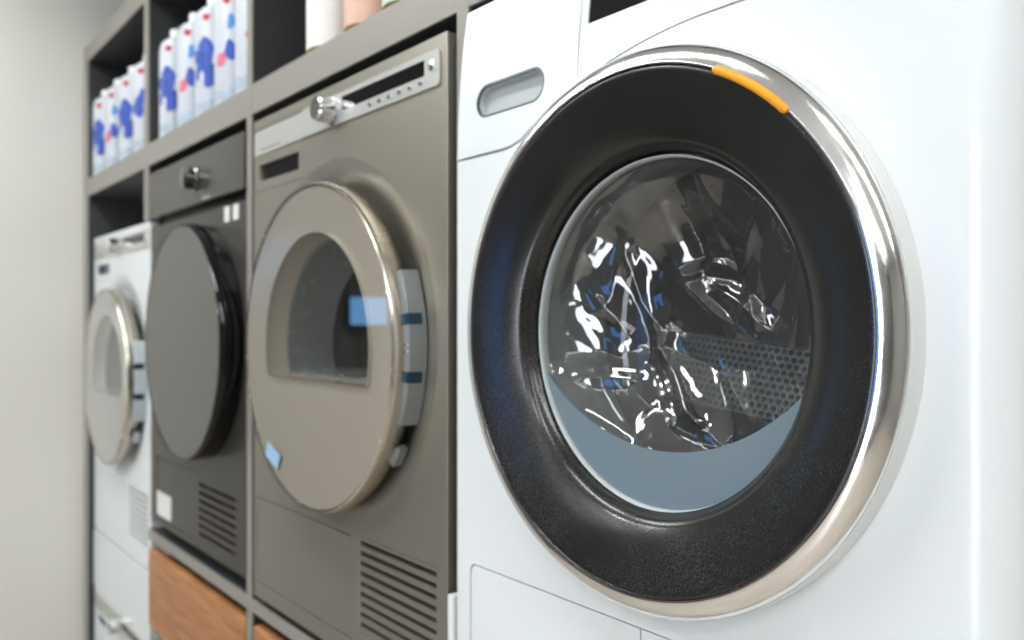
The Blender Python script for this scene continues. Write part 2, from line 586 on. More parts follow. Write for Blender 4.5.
    P = lambda prof: [(r * K, y) for r, y in prof]
    door = MB().lathe(P([(0.2378, -0.0005), (0.2378, -0.008), (0.2376, -0.0150), (0.2373, -0.0200), (0.2367, -0.0205),
                         (0.2345, -0.006), (0.2345, -0.0005)]), ox, dz, 160, closed=True).build('door', M['white2'], t, ang=40)
    MB().lathe(P([(0.2366, -0.0195), (0.2364, -0.0215), (0.2354, -0.0240), (0.2330, -0.0270), (0.2295, -0.0297), (0.2255, -0.0316),
                  (0.2218, -0.0327), (0.2198, -0.0331), (0.2189, -0.0328), (0.2186, -0.0310),
                  (0.2186, -0.0190)]), ox, dz, 200, closed=True).build('chrome_ring', M['chrome'], door, ang=40)['label'] = 'polished chrome ring'
    MB().lathe(P([(0.2184, -0.0200), (0.2184, -0.0312), (0.2168, -0.0318), (0.2120, -0.0306), (0.2000, -0.0268), (0.1850, -0.0218),
                  (0.1740, -0.0172), (0.1660, -0.0133), (0.1610, -0.0104), (0.1580, -0.0050), (0.1562, 0.0006), (0.1546, 0.0020), (0.1540, 0.0140), (0.1600, 0.0145),
                  (0.1640, 0.0010)]),
               ox, dz, 200, closed=True).build('black_rim', M['blackglass'], door, ang=50)['label'] = 'glossy black dished rim'
    a0, a1 = math.radians(44.8), math.radians(65.2)
    rt = 0.2190 * K
    pts = [(ox + rt * math.cos(a0 + (a1 - a0) * i / 24), -0.0328, dz + rt * math.sin(a0 + (a1 - a0) * i / 24)) for i in range(25)]
    MB().tube(pts, 0.0037, 12, 0.8).build('pull_tab', M['orange'], door, ang=60)['label'] = 'orange pull tab'
    # blue grey segment at the foot of the window
    wz = dz - 0.0022
    wx = ox + 0.004
    Rw, Ra, zc = 0.1565, 0.206, dz + 0.1000
    d = zc - wz
    zi = (Rw ** 2 - Ra ** 2 + d * d) / (2 * d)
    xi = math.sqrt(Rw ** 2 - zi ** 2)
    ai = math.atan2(zi, xi)
    low = [(wx + Rw * math.cos(PI - ai + (PI + 2 * ai) * i / 60), wz + Rw * math.sin(PI - ai + (PI + 2 * ai) * i / 60)) for i in range(61)]
    bi = math.atan2(wz + zi - zc, xi)
    upp = [(wx + Ra * math.cos(bi + (-PI - 2 * bi) * i / 60), zc + Ra * math.sin(bi + (-PI - 2 * bi) * i / 60)) for i in range(1, 60)]
    MB().plate(low + upp, (), 0.0065, 0.0095).build('window_segment', M['crescent'], door, ang=40)
    # lip of the glass and the glass bowl
    MB().lathe([(0.1570, 0.0120), (0.1560, 0.0020), (0.1546, 0.0024), (0.1535, 0.0064), (0.1550, 0.0140)], wx, wz, 160, closed=True) \
        .build('glass_lip', M['grey_wash'], door, ang=60)
    MB().lathe([(0.1536, 0.0150), (0.1520, 0.034), (0.1445, 0.064), (0.1320, 0.082), (0.1000, 0.094), (0.050, 0.100), (0.0, 0.101)],
               wx, wz, 128).build('glass_bowl', M['glass'], door, ang=60)
    # crumpled clear film stretched inside the window
    fm = film(t, wx, wz)
    for o in (door, fm):
        o.scale = (0.985, 1.0, 1.02)
        o.location = (ox * 0.015, 0, -dz * 0.02)
    # ---- drum and lifter
    MB().lathe([(0.1995, 0.018), (0.1700, 0.024), (0.1640, 0.05), (0.1640, 0.10), (0.170, 0.12)], 0, dz, 96).build('door_gasket', M['lifter'], t, ang=50)
    dm = MB().lathe([(0.170, 0.121), (0.225, 0.135), (0.232, 0.16), (0.232, 0.44), (0.22, 0.455), (0.05, 0.46), (0.0, 0.455)], 0, dz, 96) \
        .build('drum', M['drum'], t, ang=40)
    lifter(dm, dz)
    return t


def film(t, ox, wz):
    """sheet of crumpled clear plastic: sharp creases, small facets, bowl shaped overall"""
    R = 0.1550
    # creases: polyline in (u, v) (fractions of R), height, width
    creases = [
        ([(-0.50, 0.60), (-0.42, 0.20), (-0.22, -0.15), (0.02, -0.42), (0.30, -0.68)], -0.032, 0.060),
        ([(-0.55, 0.45), (-0.40, -0.02), (-0.36, -0.28)], 0.016, 0.06),
        ([(-0.95, -0.30), (-0.60, -0.30), (-0.30, -0.30)], -0.020, 0.07),
        ([(-0.90, -0.42), (-0.45, -0.58), (-0.25, -0.66)], 0.014, 0.06),
        ([(-0.30, -0.30), (-0.10, -0.55), (0.10, -0.72)], 0.016, 0.07),
        ([(-0.80, 0.30), (-0.58, 0.08), (-0.45, -0.10)], -0.016, 0.05),
        ([(0.56, 0.72), (0.40, 0.40), (0.46, 0.02)], -0.016, 0.045),
        ([(-0.08, 0.80), (0.0, 0.55), (0.04, 0.38)], 0.032, 0.055),
        ([(-0.15, 0.35), (0.15, 0.12), (0.50, -0.06)], -0.020, 0.06),
        ([(0.50, -0.06), (0.70, 0.30), (0.76, 0.55)], 0.030, 0.080),
        ([(0.86, 0.42), (0.80, 0.10), (0.70, -0.14)], -0.030, 0.070),
        ([(0.20, 0.62), (0.30, 0.36), (0.52, 0.14)], 0.022, 0.050),
        ([(0.10, 0.30), (0.38, 0.16), (0.58, -0.02)], -0.022, 0.045),
        ([(-0.20, -0.10), (0.15, -0.22), (0.60, -0.20)], 0.012, 0.06),
        ([(-0.02, -0.42), (0.10, -0.50), (0.18, -0.52)], -0.016, 0.04),
        ([(0.20, -0.72), (0.50, -0.60), (0.86, -0.42)], 0.014, 0.06),
        ([(-0.62, 0.62), (-0.50, 0.52), (-0.40, 0.50)], 0.012, 0.05),
        ([(-0.30, 0.30), (-0.20, 0.05), (-0.08, -0.02)], 0.014, 0.05),
        ([(0.50, -0.06), (0.62, -0.18), (0.85, -0.10)], -0.012, 0.05),
    ]

    def segd(p, a, b):
        ax, ay = a
        bx, by = b
        dx, dy = bx - ax, by - ay
        L = dx * dx + dy * dy
        s = max(0, min(1, ((p[0] - ax) * dx + (p[1] - ay) * dy) / L))
        return math.hypot(p[0] - ax - s * dx, p[1] - ay - s * dy), s

    def height(u, v):
        rr = math.hypot(u, v)
        h = 0.046 * (1 - rr ** 2.4)                 # bowl going away from the viewer
        sm = max(0.0, min(1.0, (-0.12 - v) / 0.62))
        su = max(0.0, min(1.0, (0.35 - u) / 0.6))
        h -= 0.034 * sm * sm * (3 - 2 * sm) * su * su * (3 - 2 * su)
        for pl, A, w in creases:
            best = 9
            n = len(pl) - 1
            bs = 0
            for i in range(n):
                d, s = segd((u, v), pl[i], pl[i + 1])
                if d < best:
                    best, bs = d, (i + s) / n
            fade = min(1, 3.2 * min(bs, 1 - bs) + 0.25)
            h += A * 0.34 * fade * math.exp(-best / (w * 1.5))
        q = Vector((u * 2.1 + 3.1, v * 2.1 - 1.7, 0.4))
        w1 = noise.noise(q * 0.9) * 0.5
        a = noise.noise(Vector((u * 1.9 + w1 * 1.2, v * 1.9 - w1 * 1.2, 1.3)))
        p_, q_ = 0.75 * u + 0.66 * v, -0.66 * u + 0.75 * v
        b = noise.noise(Vector((p_ * 5.2 + w1 * 2.2, q_ * 2.0 + w1 * 1.5, 7.7)))
        c = noise.noise(Vector((u * 8.5 + a, v * 6.5 - b, 3.9)))
        h += 0.010 * (abs(a) - 0.2) + 0.0042 * (abs(b) - 0.2) + 0.0002 * (abs(c) - 0.2)
        return h
    N, K = 110, 340
    mb = MB()
    rows = []
    for i in range(N + 1):
        f = i / N
        if i == 0:
            rows.append([mb.bm.verts.new((ox, 0.022 + height(0, 0), wz))])
            continue
        row = []
        for k in range(K):
            a = 2 * PI * k / K
            u, v = f * math.cos(a), f * math.sin(a)
            e = min(1.0, (1 - f) / 0.06)
            y = 0.0115 + (0.0105 + height(u, v)) * (e * 0.92 + 0.08)
            row.append(mb.bm.verts.new((ox + u * R * 0.985, max(0.0105, y), wz + v * R * 0.985)))
        rows.append(row)
    for k in range(K):
        mb.bm.faces.new((rows[0][0], rows[1][(k + 1) % K], rows[1][k]))
    for A, B in zip(rows[1:-1], rows[2:]):
        for k in range(K):
            mb.bm.faces.new((A[k], A[(k + 1) % K], B[(k + 1) % K], B[k]))
    o = mb.build('plastic_film', M['film'], t, ang=180)
    o['label'] = 'crumpled clear plastic film'
    return o


def lifter(dm, dz):
    """perforated paddle across the drum: plate of hexagonal holes"""
    mb = MB()
    p = 0.0086
    W, H = 0.300, 0.080
    hexes = []
    for j in range(10):
        for i in range(35):
            x = -W / 2 + 0.010 + i * p + (p / 2 if j % 2 else 0)
            z = -H / 2 + 0.008 + j * p * 0.866
            if x + p / 2 > W / 2 - 0.002:
                continue
            hexes.append([(x + 0.40 * p * math.cos(PI / 6 + PI / 3 * k), z + 0.40 * p * math.sin(PI / 6 + PI / 3 * k)) for k in range(6)])
    mb.plate(rrect(-W / 2, W / 2, -H / 2, H / 2, 0.02), hexes, 0.0, 0.006)

    def bend(c):
        x, y, z = c
        return (x - 0.01, 0.205 + y - 0.0 * x + 0.9 * (x * x) + 0.35 * z, dz - 0.058 + z - 0.10 * x)
    mb.warp(bend)
    o = mb.build('drum_lifter', M['lifter'], dm, ang=30)
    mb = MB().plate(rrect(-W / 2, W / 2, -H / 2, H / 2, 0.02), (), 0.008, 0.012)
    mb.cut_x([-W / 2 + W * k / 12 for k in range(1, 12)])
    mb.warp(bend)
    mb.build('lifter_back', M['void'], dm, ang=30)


# ------------------------------------------------------------------ matching dryers / washer (brown, white, white)
def dryer(name, label, cat, cx, fy, zb, P):
    t = empty(name, (cx, fy, zb), label, cat)
    xl, xr, top = -0.2985, 0.2985, 0.857
    dz, R = 0.4665, 0.232
    # front sheet with openings
    flap = rrect(-0.2868, 0.0572, 0.028, 0.1815, 0.004)
    vent = rrect(0.0800, 0.2780, 0.042, 0.186, 0.003)
    dish = circ(0, dz, 0.2760, 96)
    drawer = rrect(-0.2965, -0.0968, 0.7285, 0.8395, 0.003)
    mb = MB().plate(rrect(xl, xr, 0.0, top, 0.002, 2), [flap, vent, dish, drawer], 0.0, 0.02)
    mb.build('front_panel', P['body'], t, ang=30, bevel=0.0012)
    mb = MB()
    mb.box(xl + 0.001, xl + 0.005, 0.0202, 0.56, 0.0, top - 0.002)
    mb.box(xr - 0.005, xr - 0.001, 0.0202, 0.56, 0.0, top - 0.002)
    mb.box(xl + 0.005, xr - 0.005, 0.0202, 0.56, top - 0.006, top - 0.002)
    mb.box(xl + 0.005, xr - 0.005, 0.0202, 0.56, 0.0, 0.004)
    mb.box(xl + 0.005, xr - 0.005, 0.556, 0.56, 0.004, top - 0.006)
    mb.build('casing', P['side'], t, smooth=False)
    for sx in (-0.24, 0.24) if P['feet'] else ():
        MB().lathe([(0.0, -0.0), (0.018, 0.0), (0.018, 0.0168), (0.0, 0.0168)], 0, 0, 20).warp(lambda c, sx=sx: (c[0] + sx, c[2] + 0.06, -c[1])) \
            .build('foot', M['black'], t)
    MB().plate(rrect(-0.2850, 0.0554, 0.0298, 0.1797, 0.0035), (), 0.0008, 0.012).build('filter_flap', P['body'], t, ang=30, bevel=0.001)
    # vents
    slots = [rrect(0.0840, 0.2740, 0.173 - 0.0147 * k, 0.1800 - 0.0147 * k, 0.002, 3) for k in range(9)]
    v = MB().plate(rrect(0.0806, 0.2774, 0.0426, 0.1854, 0.003), slots, 0.0004, 0.008).build('vent_grille', P['body'], t, ang=30)
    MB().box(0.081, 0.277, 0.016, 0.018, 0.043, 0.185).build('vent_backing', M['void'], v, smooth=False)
    # dished recess round the door
    MB().lathe([(0.2762, -0.0002), (0.270, 0.0006), (0.260, 0.0024), (0.250, 0.0056), (0.240, 0.0105), (0.230, 0.0165), (0.222, 0.019), (0.19, 0.0195)], 0, dz, 128).build('door_recess', P['body'], t, ang=40)
    # drawer front with dark pull slot
    hs = rrect(-0.2755, -0.1170, 0.7460, 0.7755, 0.002, 3)
    d = MB().plate(rrect(-0.2952, -0.0981, 0.7297, 0.8383, 0.0026), [hs], 0.0006, 0.014).build('reservoir_drawer', P['body'], t, ang=30, bevel=0.0008)
    MB().plate(rrect(-0.2750, -0.1175, 0.7465, 0.7750, 0.002, 3), (), 0.0065, 0.012).build('drawer_pull', P['pull'], d, ang=30)
    MB().plate(rrect(-0.2930, -0.0990, 0.7930, 0.8360, 0.0008, 2), (), -0.0012, 0.0004).build('drawer_strip', P['strip'], d, ang=30)
    mb = MB()
    for k in range(9):
        mb.box(-0.262 + 0.009 * k, -0.262 + 0.009 * k + 0.005, -0.0016, -0.0012, 0.7995, 0.8025 + 0.001 * (k % 2))
    mb.build('small_print', M['text'], d, smooth=False)
    # control strip
    hole = rrect(0.0345, 0.2520, 0.8110, 0.8315, 0.001, 2)
    st = MB().plate([(-0.0960, 0.7930)] + rrect(-0.0960, 0.2850, 0.7930, 0.8390, 0.006)[12:] + rrect(-0.0960, 0.2850, 0.7930, 0.8390, 0.006)[:6] + [(-0.0960, 0.8390)],
                    [hole], -0.0030, 0.0001).build('control_strip', P['strip'], t, ang=30, bevel=0.0006)
    MB().plate(rrect(0.0350, 0.2515, 0.8115, 0.8310, 0.001, 2), (), -0.0018, -0.0002).build('display', M['blackgloss'], st, smooth=False)
    for k in range(6):
        bx = 0.1175 + 0.0255 * k
        MB().plate([(bx + 0.0055 * math.cos(2 * PI * i / 20), 0.8025 + 0.0028 * math.sin(2 * PI * i / 20)) for i in range(20)], (), -0.0046, -0.0031) \
            .build('button', P['btn'], st, ang=40, bevel=0.0006)
    MB().lathe([(0.0, -0.0052), (0.0056, -0.0052), (0.0066, -0.0044), (0.0066, -0.0031)], 0.2690, 0.8205, 24).build('power_button', P['btn'], st, ang=40)
    MB().lathe([(0.0, -0.0320), (0.0165, -0.0320), (0.0185, -0.0300), (0.0195, -0.0080), (0.0225, -0.0060), (0.0225, -0.0032), (0.0, -0.0032)], 0.006, 0.8155, 48) \
        .build('program_knob', M['chrome'], st, ang=40)['label'] = 'chrome programme knob'
    # ---- door: metal rim, dished face, arched window
    rim = MB().lathe([(0.2285, -0.0400), (0.2310, -0.0408), (0.2328, -0.0385), (0.2335, -0.0300), (0.2310, -0.0120), (0.2240, -0.0020),
                      (0.2200, -0.0020), (0.2255, -0.0200), (0.2270, -0.0340)], 0, dz, 160, closed=True).build('door', P['rim'], t, ang=40)

    def arch(r, zf, n=64):
        a = math.asin(max(-1, min(1, (zf - dz) / r)))
        return circ(0, dz, r, n, a, PI - a)
    zf = dz - 0.046
    mb = MB().plate(circ(0, dz, 0.2268, 128), [arch(0.163, zf)], -0.0385, -0.0345)
    # extra rings so the face can dish inwards
    def dishf(c):
        x, y, z = c
        r = math.hypot(x, z - dz)
        return (x, y + 0.010 * max(0, min(1, (0.2268 - r) / 0.05)), z)
    for rr in (0.215, 0.2, 0.185, 0.1765):
        pass
    mb.warp(dishf)
    mb.build('door_face', P['face'], rim, ang=25)
    # recess walls of the window
    L1, L2, L3, L4, L5 = arch(0.163, zf), arch(0.158, zf + 0.002), arch(0.153, zf + 0.005), arch(0.142, zf + 0.006), arch(0.128, zf + 0.010)

    def walls(lst):
        mb = MB()
        rows = [[mb.bm.verts.new((x, y, z)) for (x, z) in L] for L, y in lst]
        for P0, P1 in zip(rows[:-1], rows[1:]):
            for i in range(len(P0)):
                j = (i + 1) % len(P0)
                mb.bm.faces.new((P0[i], P0[j], P1[j], P1[i]))
        return mb
    walls(((L1, -0.0345), (L1, -0.027), (L2, 0.000))).build('window_reveal', P['face'], rim, ang=40)
    walls(((L2, 0.0002), (L3, 0.002), (L4, 0.045), (L5, 0.070))).build('window_recess', P['inner'], rim, ang=40)
    MB().plate(L5, (), 0.0690, 0.0705).build('window_pane', M['glassdark'], rim, ang=30)
    MB().lathe([(0.0, -0.0402), (0.2280, -0.0402), (0.2280, -0.0392), (0.0, -0.0392)], 0, dz, 96).build('door_glass', M['glass'], rim, ang=30)
    MB().lathe([(0.185, 0.0202), (0.20, 0.06), (0.215, 0.08), (0.225, 0.45), (0.0, 0.46)], 0, dz, 64).build('drum', M['drum'] if P['drum'] is None else P['drum'], t, ang=40)
    fx, fz, fd = P['fit']
    rim.scale = (fx, 1.0, fz)
    rim.location = (0, 0, -dz * (fz - 1) + fd)
    # hinge block with two dark slots and screws
    aH = math.radians(24.5)
    h = MB().lathe([(0.2365, -0.0240), (0.2450, -0.0205), (0.2470, 0.0060), (0.2375, 0.0090)], 0, dz, 32, -aH, aH, closed=True) \
        .build('hinge_block', P['hinge'], t, ang=40, bevel=0.001)
    for s in (1, -1):
        a = math.asin(s * 0.0385 / 0.25)
        MB().lathe([(0.2370, -0.0243), (0.2454, -0.0208), (0.2475, -0.0010), (0.2380, -0.0020)], 0, dz, 4, a - 0.030, a + 0.030, closed=True) \
            .build('hinge_slot', M['slotblue'], h, ang=40)
        MB().lathe([(0.0, -0.0245), (0.003, -0.0242), (0.0034, -0.0232), (0.0034, -0.0205)], 0.2405, dz + 0.0042 * s, 16).build('screw', M['chrome'], h, ang=40)
    h.location = (0, 0, -0.004)
    # latch tongue below the hinge
    aL = math.radians(-37)
    MB().lathe([(0.2440, -0.0150), (0.2520, -0.0120), (0.2520, -0.0005), (0.2440, -0.0005)], 0, dz, 6, aL - 0.06, aL + 0.06, closed=True) \
        .build('hinge_foot', P['hinge'], t, ang=40)
    if P.get('label'):
        c, s = math.cos(-0.35), math.sin(-0.35)
        pts = [(-0.122 + c * x - s * z, dz - 0.168 + s * x + c * z) for x, z in ((-0.024, -0.012), (0.024, -0.012), (0.024, 0.012), (-0.024, 0.012))]
        MB().plate(pts, (), -0.0412, -0.0404).build('door_patch', M['bluepatch'], rim, smooth=False)['label'] = 'pale blue patch'  # tilted pale blue rectangle lying on the door glass
    return t


# ------------------------------------------------------------------ dark dryer
def graphite_dryer():
    cx, fy, zb = -1.753, 0.580, 0.5145 + ZO
    t = empty('tumble_dryer', (cx, fy, zb), 'dark graphite tumble dryer with a plain black-edged round door', 'tumble dryer')
    xl, xr, top = -0.2975, 0.2975, 0.840
    dx, dz = 0.055, 0.447
    flap = rrect(-0.2500, -0.0070, 0.013, 0.161, 0.004)
    slots = [rrect(0.0430, 0.2480, 0.1345 - 0.0172 * k, 0.1415 - 0.0172 * k, 0.0025, 3) for k in range(7)]
    MB().plate(rrect(xl, xr, 0.0, 0.7100, 0.003, 2), [flap] + slots, 0.0, 0.02).build('front_panel', M['graphite'], t, ang=30, bevel=0.001)
    MB().plate(rrect(-0.2484, -0.0086, 0.0146, 0.1594, 0.0035), (), 0.0008, 0.012).build('filter_flap', M['graphite'], t, ang=30, bevel=0.001)
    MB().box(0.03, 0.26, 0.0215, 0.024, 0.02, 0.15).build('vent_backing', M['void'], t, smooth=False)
    cp = MB().plate(rrect(xl, xr, 0.7320, top, 0.003, 2), (), -0.004, 0.02).build('control_panel', mat('graphite_panel', (60, 58, 53), 0.22, 0.1, noise_scale=200, rough_var=0.03), t, ang=30, bevel=0.0012)
    MB().lathe([(0.0, -0.0300), (0.0190, -0.0300), (0.0215, -0.0280), (0.0225, -0.0100), (0.0255, -0.0070), (0.0255, -0.0045), (0.0, -0.0045)], 0.030, 0.785, 48) \
        .build('program_knob', mat('dark_chrome', (0.25, 0.25, 0.25), 0.12, 1.0, noise_scale=20, rough_var=0.03), cp, ang=40)['label'] = 'dark chrome programme knob'
    MB().box(0.075, 0.115, -0.0048, -0.0041, 0.7365, 0.7395).build('status_mark', M['silver_strip'], cp, smooth=False)
    mb = MB()
    mb.box(xl + 0.001, xl + 0.005, 0.0202, 0.56, 0.0, top - 0.002)
    mb.box(xr - 0.005, xr - 0.001, 0.0202, 0.56, 0.0, top - 0.002)
    mb.box(xl + 0.005, xr - 0.005, 0.0202, 0.56, top - 0.006, top - 0.002)
    mb.box(xl + 0.005, xr - 0.005, 0.0202, 0.56, 0.0, 0.004)
    mb.box(xl + 0.005, xr - 0.005, 0.0250, 0.03, 0.70, 0.75)
    mb.build('casing', M['black'], t, smooth=False)
    for sx in (-0.24, 0.24):
        MB().lathe([(0.0, -0.0), (0.018, 0.0), (0.018, 0.0262), (0.0, 0.0262)], 0, 0, 20).warp(lambda c, sx=sx: (c[0] + sx, c[2] + 0.06, -c[1])) \
            .build('foot', M['black'], t)
    rim = MB().lathe([(0.2290, -0.0455), (0.2325, -0.0465), (0.2350, -0.0420), (0.2366, -0.0300), (0.2370, -0.0060), (0.2360, -0.0005), (0.2290, -0.0005)],
                     dx, dz, 160, closed=True).build('door', M['blackgloss'], t, ang=50)
    MB().lathe([(0.0, -0.0442), (0.150, -0.0444), (0.2288, -0.0456), (0.2288, -0.0390), (0.0, -0.0390)], dx, dz, 128).build('door_glass', M['graphite_door'], rim, ang=40)
    rim.scale = (1.0, 1.0, 1.035)
    rim.location = (0, 0, -dz * 0.035 - 0.007)
    for x0, x1 in ((0.190, 0.217), (0.236, 0.263)):
        MB().plate(rrect(x0, x1, 0.678, 0.708, 0.002, 3), (), -0.0012, -0.0001).build('sticker', M['sticker'], t, smooth=False)['label'] = 'small white sticker'
    MB().plate(rrect(-0.2470, -0.1440, 0.022, 0.078, 0.001, 2), (), -0.0006, 0.0007).build('sticker', M['sticker'], t, smooth=False)['label'] = 'white paper sticker'
    return t


big_washer()
BROWN = dict(body=M['steel_brown'], side=M['black'], strip=M['silver_strip'], pull=M['blackgloss'], rim=M['champ'], face=M['door_champ'],
             inner=M['inner_grey'], hinge=M['hinge'], btn=M['chrome'], drum=M['blackgloss'], label=True, feet=True, fit=(1.02, 1.055, -0.009))
WHITE = dict(body=M['white'], side=M['white2'], strip=M['silver_strip'], pull=M['slotblue'], rim=M['champ'], face=M['door_white'],
             inner=M['inner_grey'], hinge=M['grey_wash'], btn=M['white2'], drum=None, feet=False, fit=(1.0, 1.012, -0.003))
dryer('tumble_dryer', 'brown steel tumble dryer with champagne round door and silver control strip', 'tumble dryer', -1.0945, 0.570, 0.505 + ZO, BROWN).scale = (1, 1, 0.993)
graphite_dryer()
far = dryer('tumble_dryer', 'white tumble dryer at the far end, beside the pale left wall', 'tumble dryer', -2.394, 0.595, 0.3675 + ZO, WHITE)
far.scale = (0.97, 1, 1.028)
low = dryer('washing_machine', 'white washing machine at the bottom left, only its top showing under the stacking drawer', 'washing machine', -2.394, 0.595, 0.002, WHITE)
low.scale = (0.97, 1, 0.958)
# stacking unit between the two far machines
st = empty('stacking_drawer', (-2.394, 0.595, 0.8255), 'plain white pull-out stacking drawer beneath the far white dryer', 'drawer')
MB().box(-0.288, 0.288, 0.018, 0.55, 0.0, 0.170).build('frame', M['white2'], st, smooth=False, bevel=0.001)
MB().plate(rrect(-0.2895, 0.2895, -0.002, 0.166, 0.003), (), -0.002, 0.0175).build('drawer_front', M['white'], st, ang=30, bevel=0.002)

# ------------------------------------------------------------------ detergent bottles
def squircle(w, d, n=40, p=3.2):
    out = []
    for i in range(n):
        a = 2 * PI * i / n
        c, s = math.cos(a), math.sin(a)
        out.append((math.copysign(abs(c) ** (2 / p), c) * w / 2, math.copysign(abs(s) ** (2 / p), s) * d / 2))
    return out


def on_shell(mb, w, d, angc, zc, ra, rz, grow=1.012, n=14):
    """blot of print wrapped on the bottle wall"""
    p = 3.2
    def pt(a, z):
        c, s = math.cos(a), math.sin(a)
        return (math.copysign(abs(c) ** (2 / p), c) * w / 2 * grow, math.copysign(abs(s) ** (2 / p), s) * d / 2 * grow, z)
    rings = []
    for k in range(1, 5):
        f = k / 4
        rings.append([mb.bm.verts.new(pt(angc + ra * f * math.cos(2 * PI * i / n) * (1 + 0.18 * math.sin(3 * 2 * PI * i / n + zc * 90)),
                                         zc + rz * f * math.sin(2 * PI * i / n) * (1 + 0.15 * math.cos(2 * 2 * PI * i / n + zc * 70)))) for i in range(n)])
    c0 = mb.bm.verts.new(pt(angc, zc))
    for i in range(n):
        mb.bm.faces.new((c0, rings[0][i], rings[0][(i + 1) % n]))
    for A, B in zip(rings[:-1], rings[1:]):
        for i in range(n):
            mb.bm.faces.new((A[i], B[i], B[(i + 1) % n], A[(i + 1) % n]))


def detergent(x, y, style, label, group, h=0.262):
    w, d = 0.092, 0.074
    t = empty('detergent_bottle', (x, y, 1.4327 + ZO), label, 'bottle', group)
    sec = [(0.90, 0.0), (1.0, 0.006), (1.0, 0.205), (0.985, 0.218), (0.90, 0.232), (0.62, 0.240), (0.42, 0.243), (0.40, 0.246)]
    mb = MB()
    rows = [[mb.bm.verts.new((px * s, py * s, z * h / 0.262)) for (px, py) in squircle(w, d)] for s, z in sec]
    for A, B in zip(rows[:-1], rows[1:]):
        for i in range(len(A)):
            mb.bm.faces.new((A[i], A[(i + 1) % len(A)], B[(i + 1) % len(A)], B[i]))
    mb.bm.faces.new(rows[0][::-1])
    mb.bm.faces.new(rows[-1])
    mb.build('body', M['bottle'], t, ang=60)
    z0 = 0.2455 * h / 0.262
    MB().lathe([(0.0, z0), (0.0165, z0), (0.0165, z0 + 0.016), (0.015, z0 + 0.019), (0.0, z0 + 0.019)], 0, 0, 24) \
        .warp(lambda c: (c[0], c[2], c[1])).build('cap', M['white2'], t, ang=40)
    def blots(name, m, lst):
        mb = MB()
        for i, b in enumerate(lst):
            on_shell(mb, w, d, *b, grow=1.012 + 0.006 * i)
        mb.build(name, m, t, ang=60)
    q = -0.95           # the corner turned to the viewer (front right)
    blots('logo', M['prd'], [(q + 0.05, 0.208, 0.34, 0.0075)])
    if style == 0:      # big blue splash
        blots('print', M['pbl'], [(q - 0.1, 0.130, 0.75, 0.034), (q + 0.3, 0.085, 0.55, 0.030), (q - 0.4, 0.095, 0.35, 0.020)])
        blots('white_print', M['bottle'], [(q - 0.35, 0.078, 0.2, 0.020)] * 4)
    elif style == 1:    # small blue dot and pink
        blots('print', M['plb'], [(q + 0.35, 0.165, 0.28, 0.017)])
        blots('print', M['pbl'], [(q + 0.3, 0.108, 0.42, 0.022)])
        blots('print', M['ppk'], [(q - 0.35, 0.092, 0.34, 0.017)])
    elif style == 2:    # mid blue with pink
        blots('print', M['pbl'], [(q - 0.2, 0.118, 0.6, 0.028), (q + 0.2, 0.142, 0.3, 0.02)])
        blots('print', M['ppk'], [(q + 0.6, 0.110, 0.3, 0.018)])
    elif style == 3:
        blots('print', M['prd'], [(q + 0.1, 0.110, 0.3, 0.012)])
    blots('band', M['pgy'], [(q, 0.022, 1.1, 0.016)])
    return t


yB = 0.6225
GL = 'detergent bottles in the far left shelf bay'
detergent(-2.6425, yB, 0, 'white detergent bottle with large blue splash, at the left wall end of far bay', GL)
detergent(-2.500, yB, 1, 'white detergent bottle with small blue and pink blots, second from left wall', GL)
detergent(-2.350, yB, 0, 'white detergent bottle with blue splash, third from left wall', GL)
detergent(-2.210, yB, 2, 'white detergent bottle with pink edged blue print, last before the first divider', GL)
GM = 'detergent bottles above the graphite dryer'
detergent(-1.985, yB, 0, 'white detergent bottle with blue splash, leftmost of the five above graphite dryer', GM)
detergent(-1.850, yB, 1, 'white detergent bottle with pink dot, second from left above graphite dryer', GM)
detergent(-1.732, yB, 0, 'white detergent bottle with large blue splash, middle of the row above graphite dryer', GM)
detergent(-1.615, yB, 1, 'white detergent bottle with pink dot, fourth from left above graphite dryer', GM)
detergent(-1.502, yB, 3, 'white detergent bottle with only red marks, rightmost above graphite dryer', GM)


def round_bottle(x, y, m, label, r=0.044):
    t = empty('softener_bottle', (x, y, 1.4327 + ZO), label, 'bottle', 'round bottles above the brown dryer')
    MB().lathe([(0.0, 0.0), (r * 0.9, 0.0), (r, 0.006), (r, 0.175), (r * 0.85, 0.200), (0.017, 0.222), (0.015, 0.250), (0.0, 0.250)], 0, 0, 48) \
        .warp(lambda c: (c[0], c[2], c[1])).build('body', M['olive'], t, ang=40)
    MB().lathe([(r + 0.0004, 0.013), (r + 0.0012, 0.013), (r + 0.0012, 0.165), (r + 0.0004, 0.165)], 0, 0, 48, -2.75, 1.55, closed=True) \
        .warp(lambda c: (c[0], c[2], c[1])).build('paper_label', m, t, ang=40)
    MB().lathe([(0.0, 0.2502), (0.019, 0.2502), (0.019, 0.278), (0.0, 0.278)], 0, 0, 24) \
        .warp(lambda c: (c[0], c[2], c[1])).build('cap', M['white2'], t, ang=40)


round_bottle(-1.208, 0.632, M['lab_w'], 'olive bottle with white paper label above the brown dryer')
round_bottle(-1.080, 0.632, M['lab_p'], 'olive bottle with pink paper label above the brown dryer')
round_bottle(-0.966, 0.632, M['lab_g'], 'olive bottle with pale green label, rightmost above the brown dryer')

# ------------------------------------------------------------------ lamps and the screen on the side wall
LED = emis('led_diffuser', (250, 253, 253), 12.0)
LED_NEAR = emis('led_diffuser_bright', (250, 253, 253), 25.0)


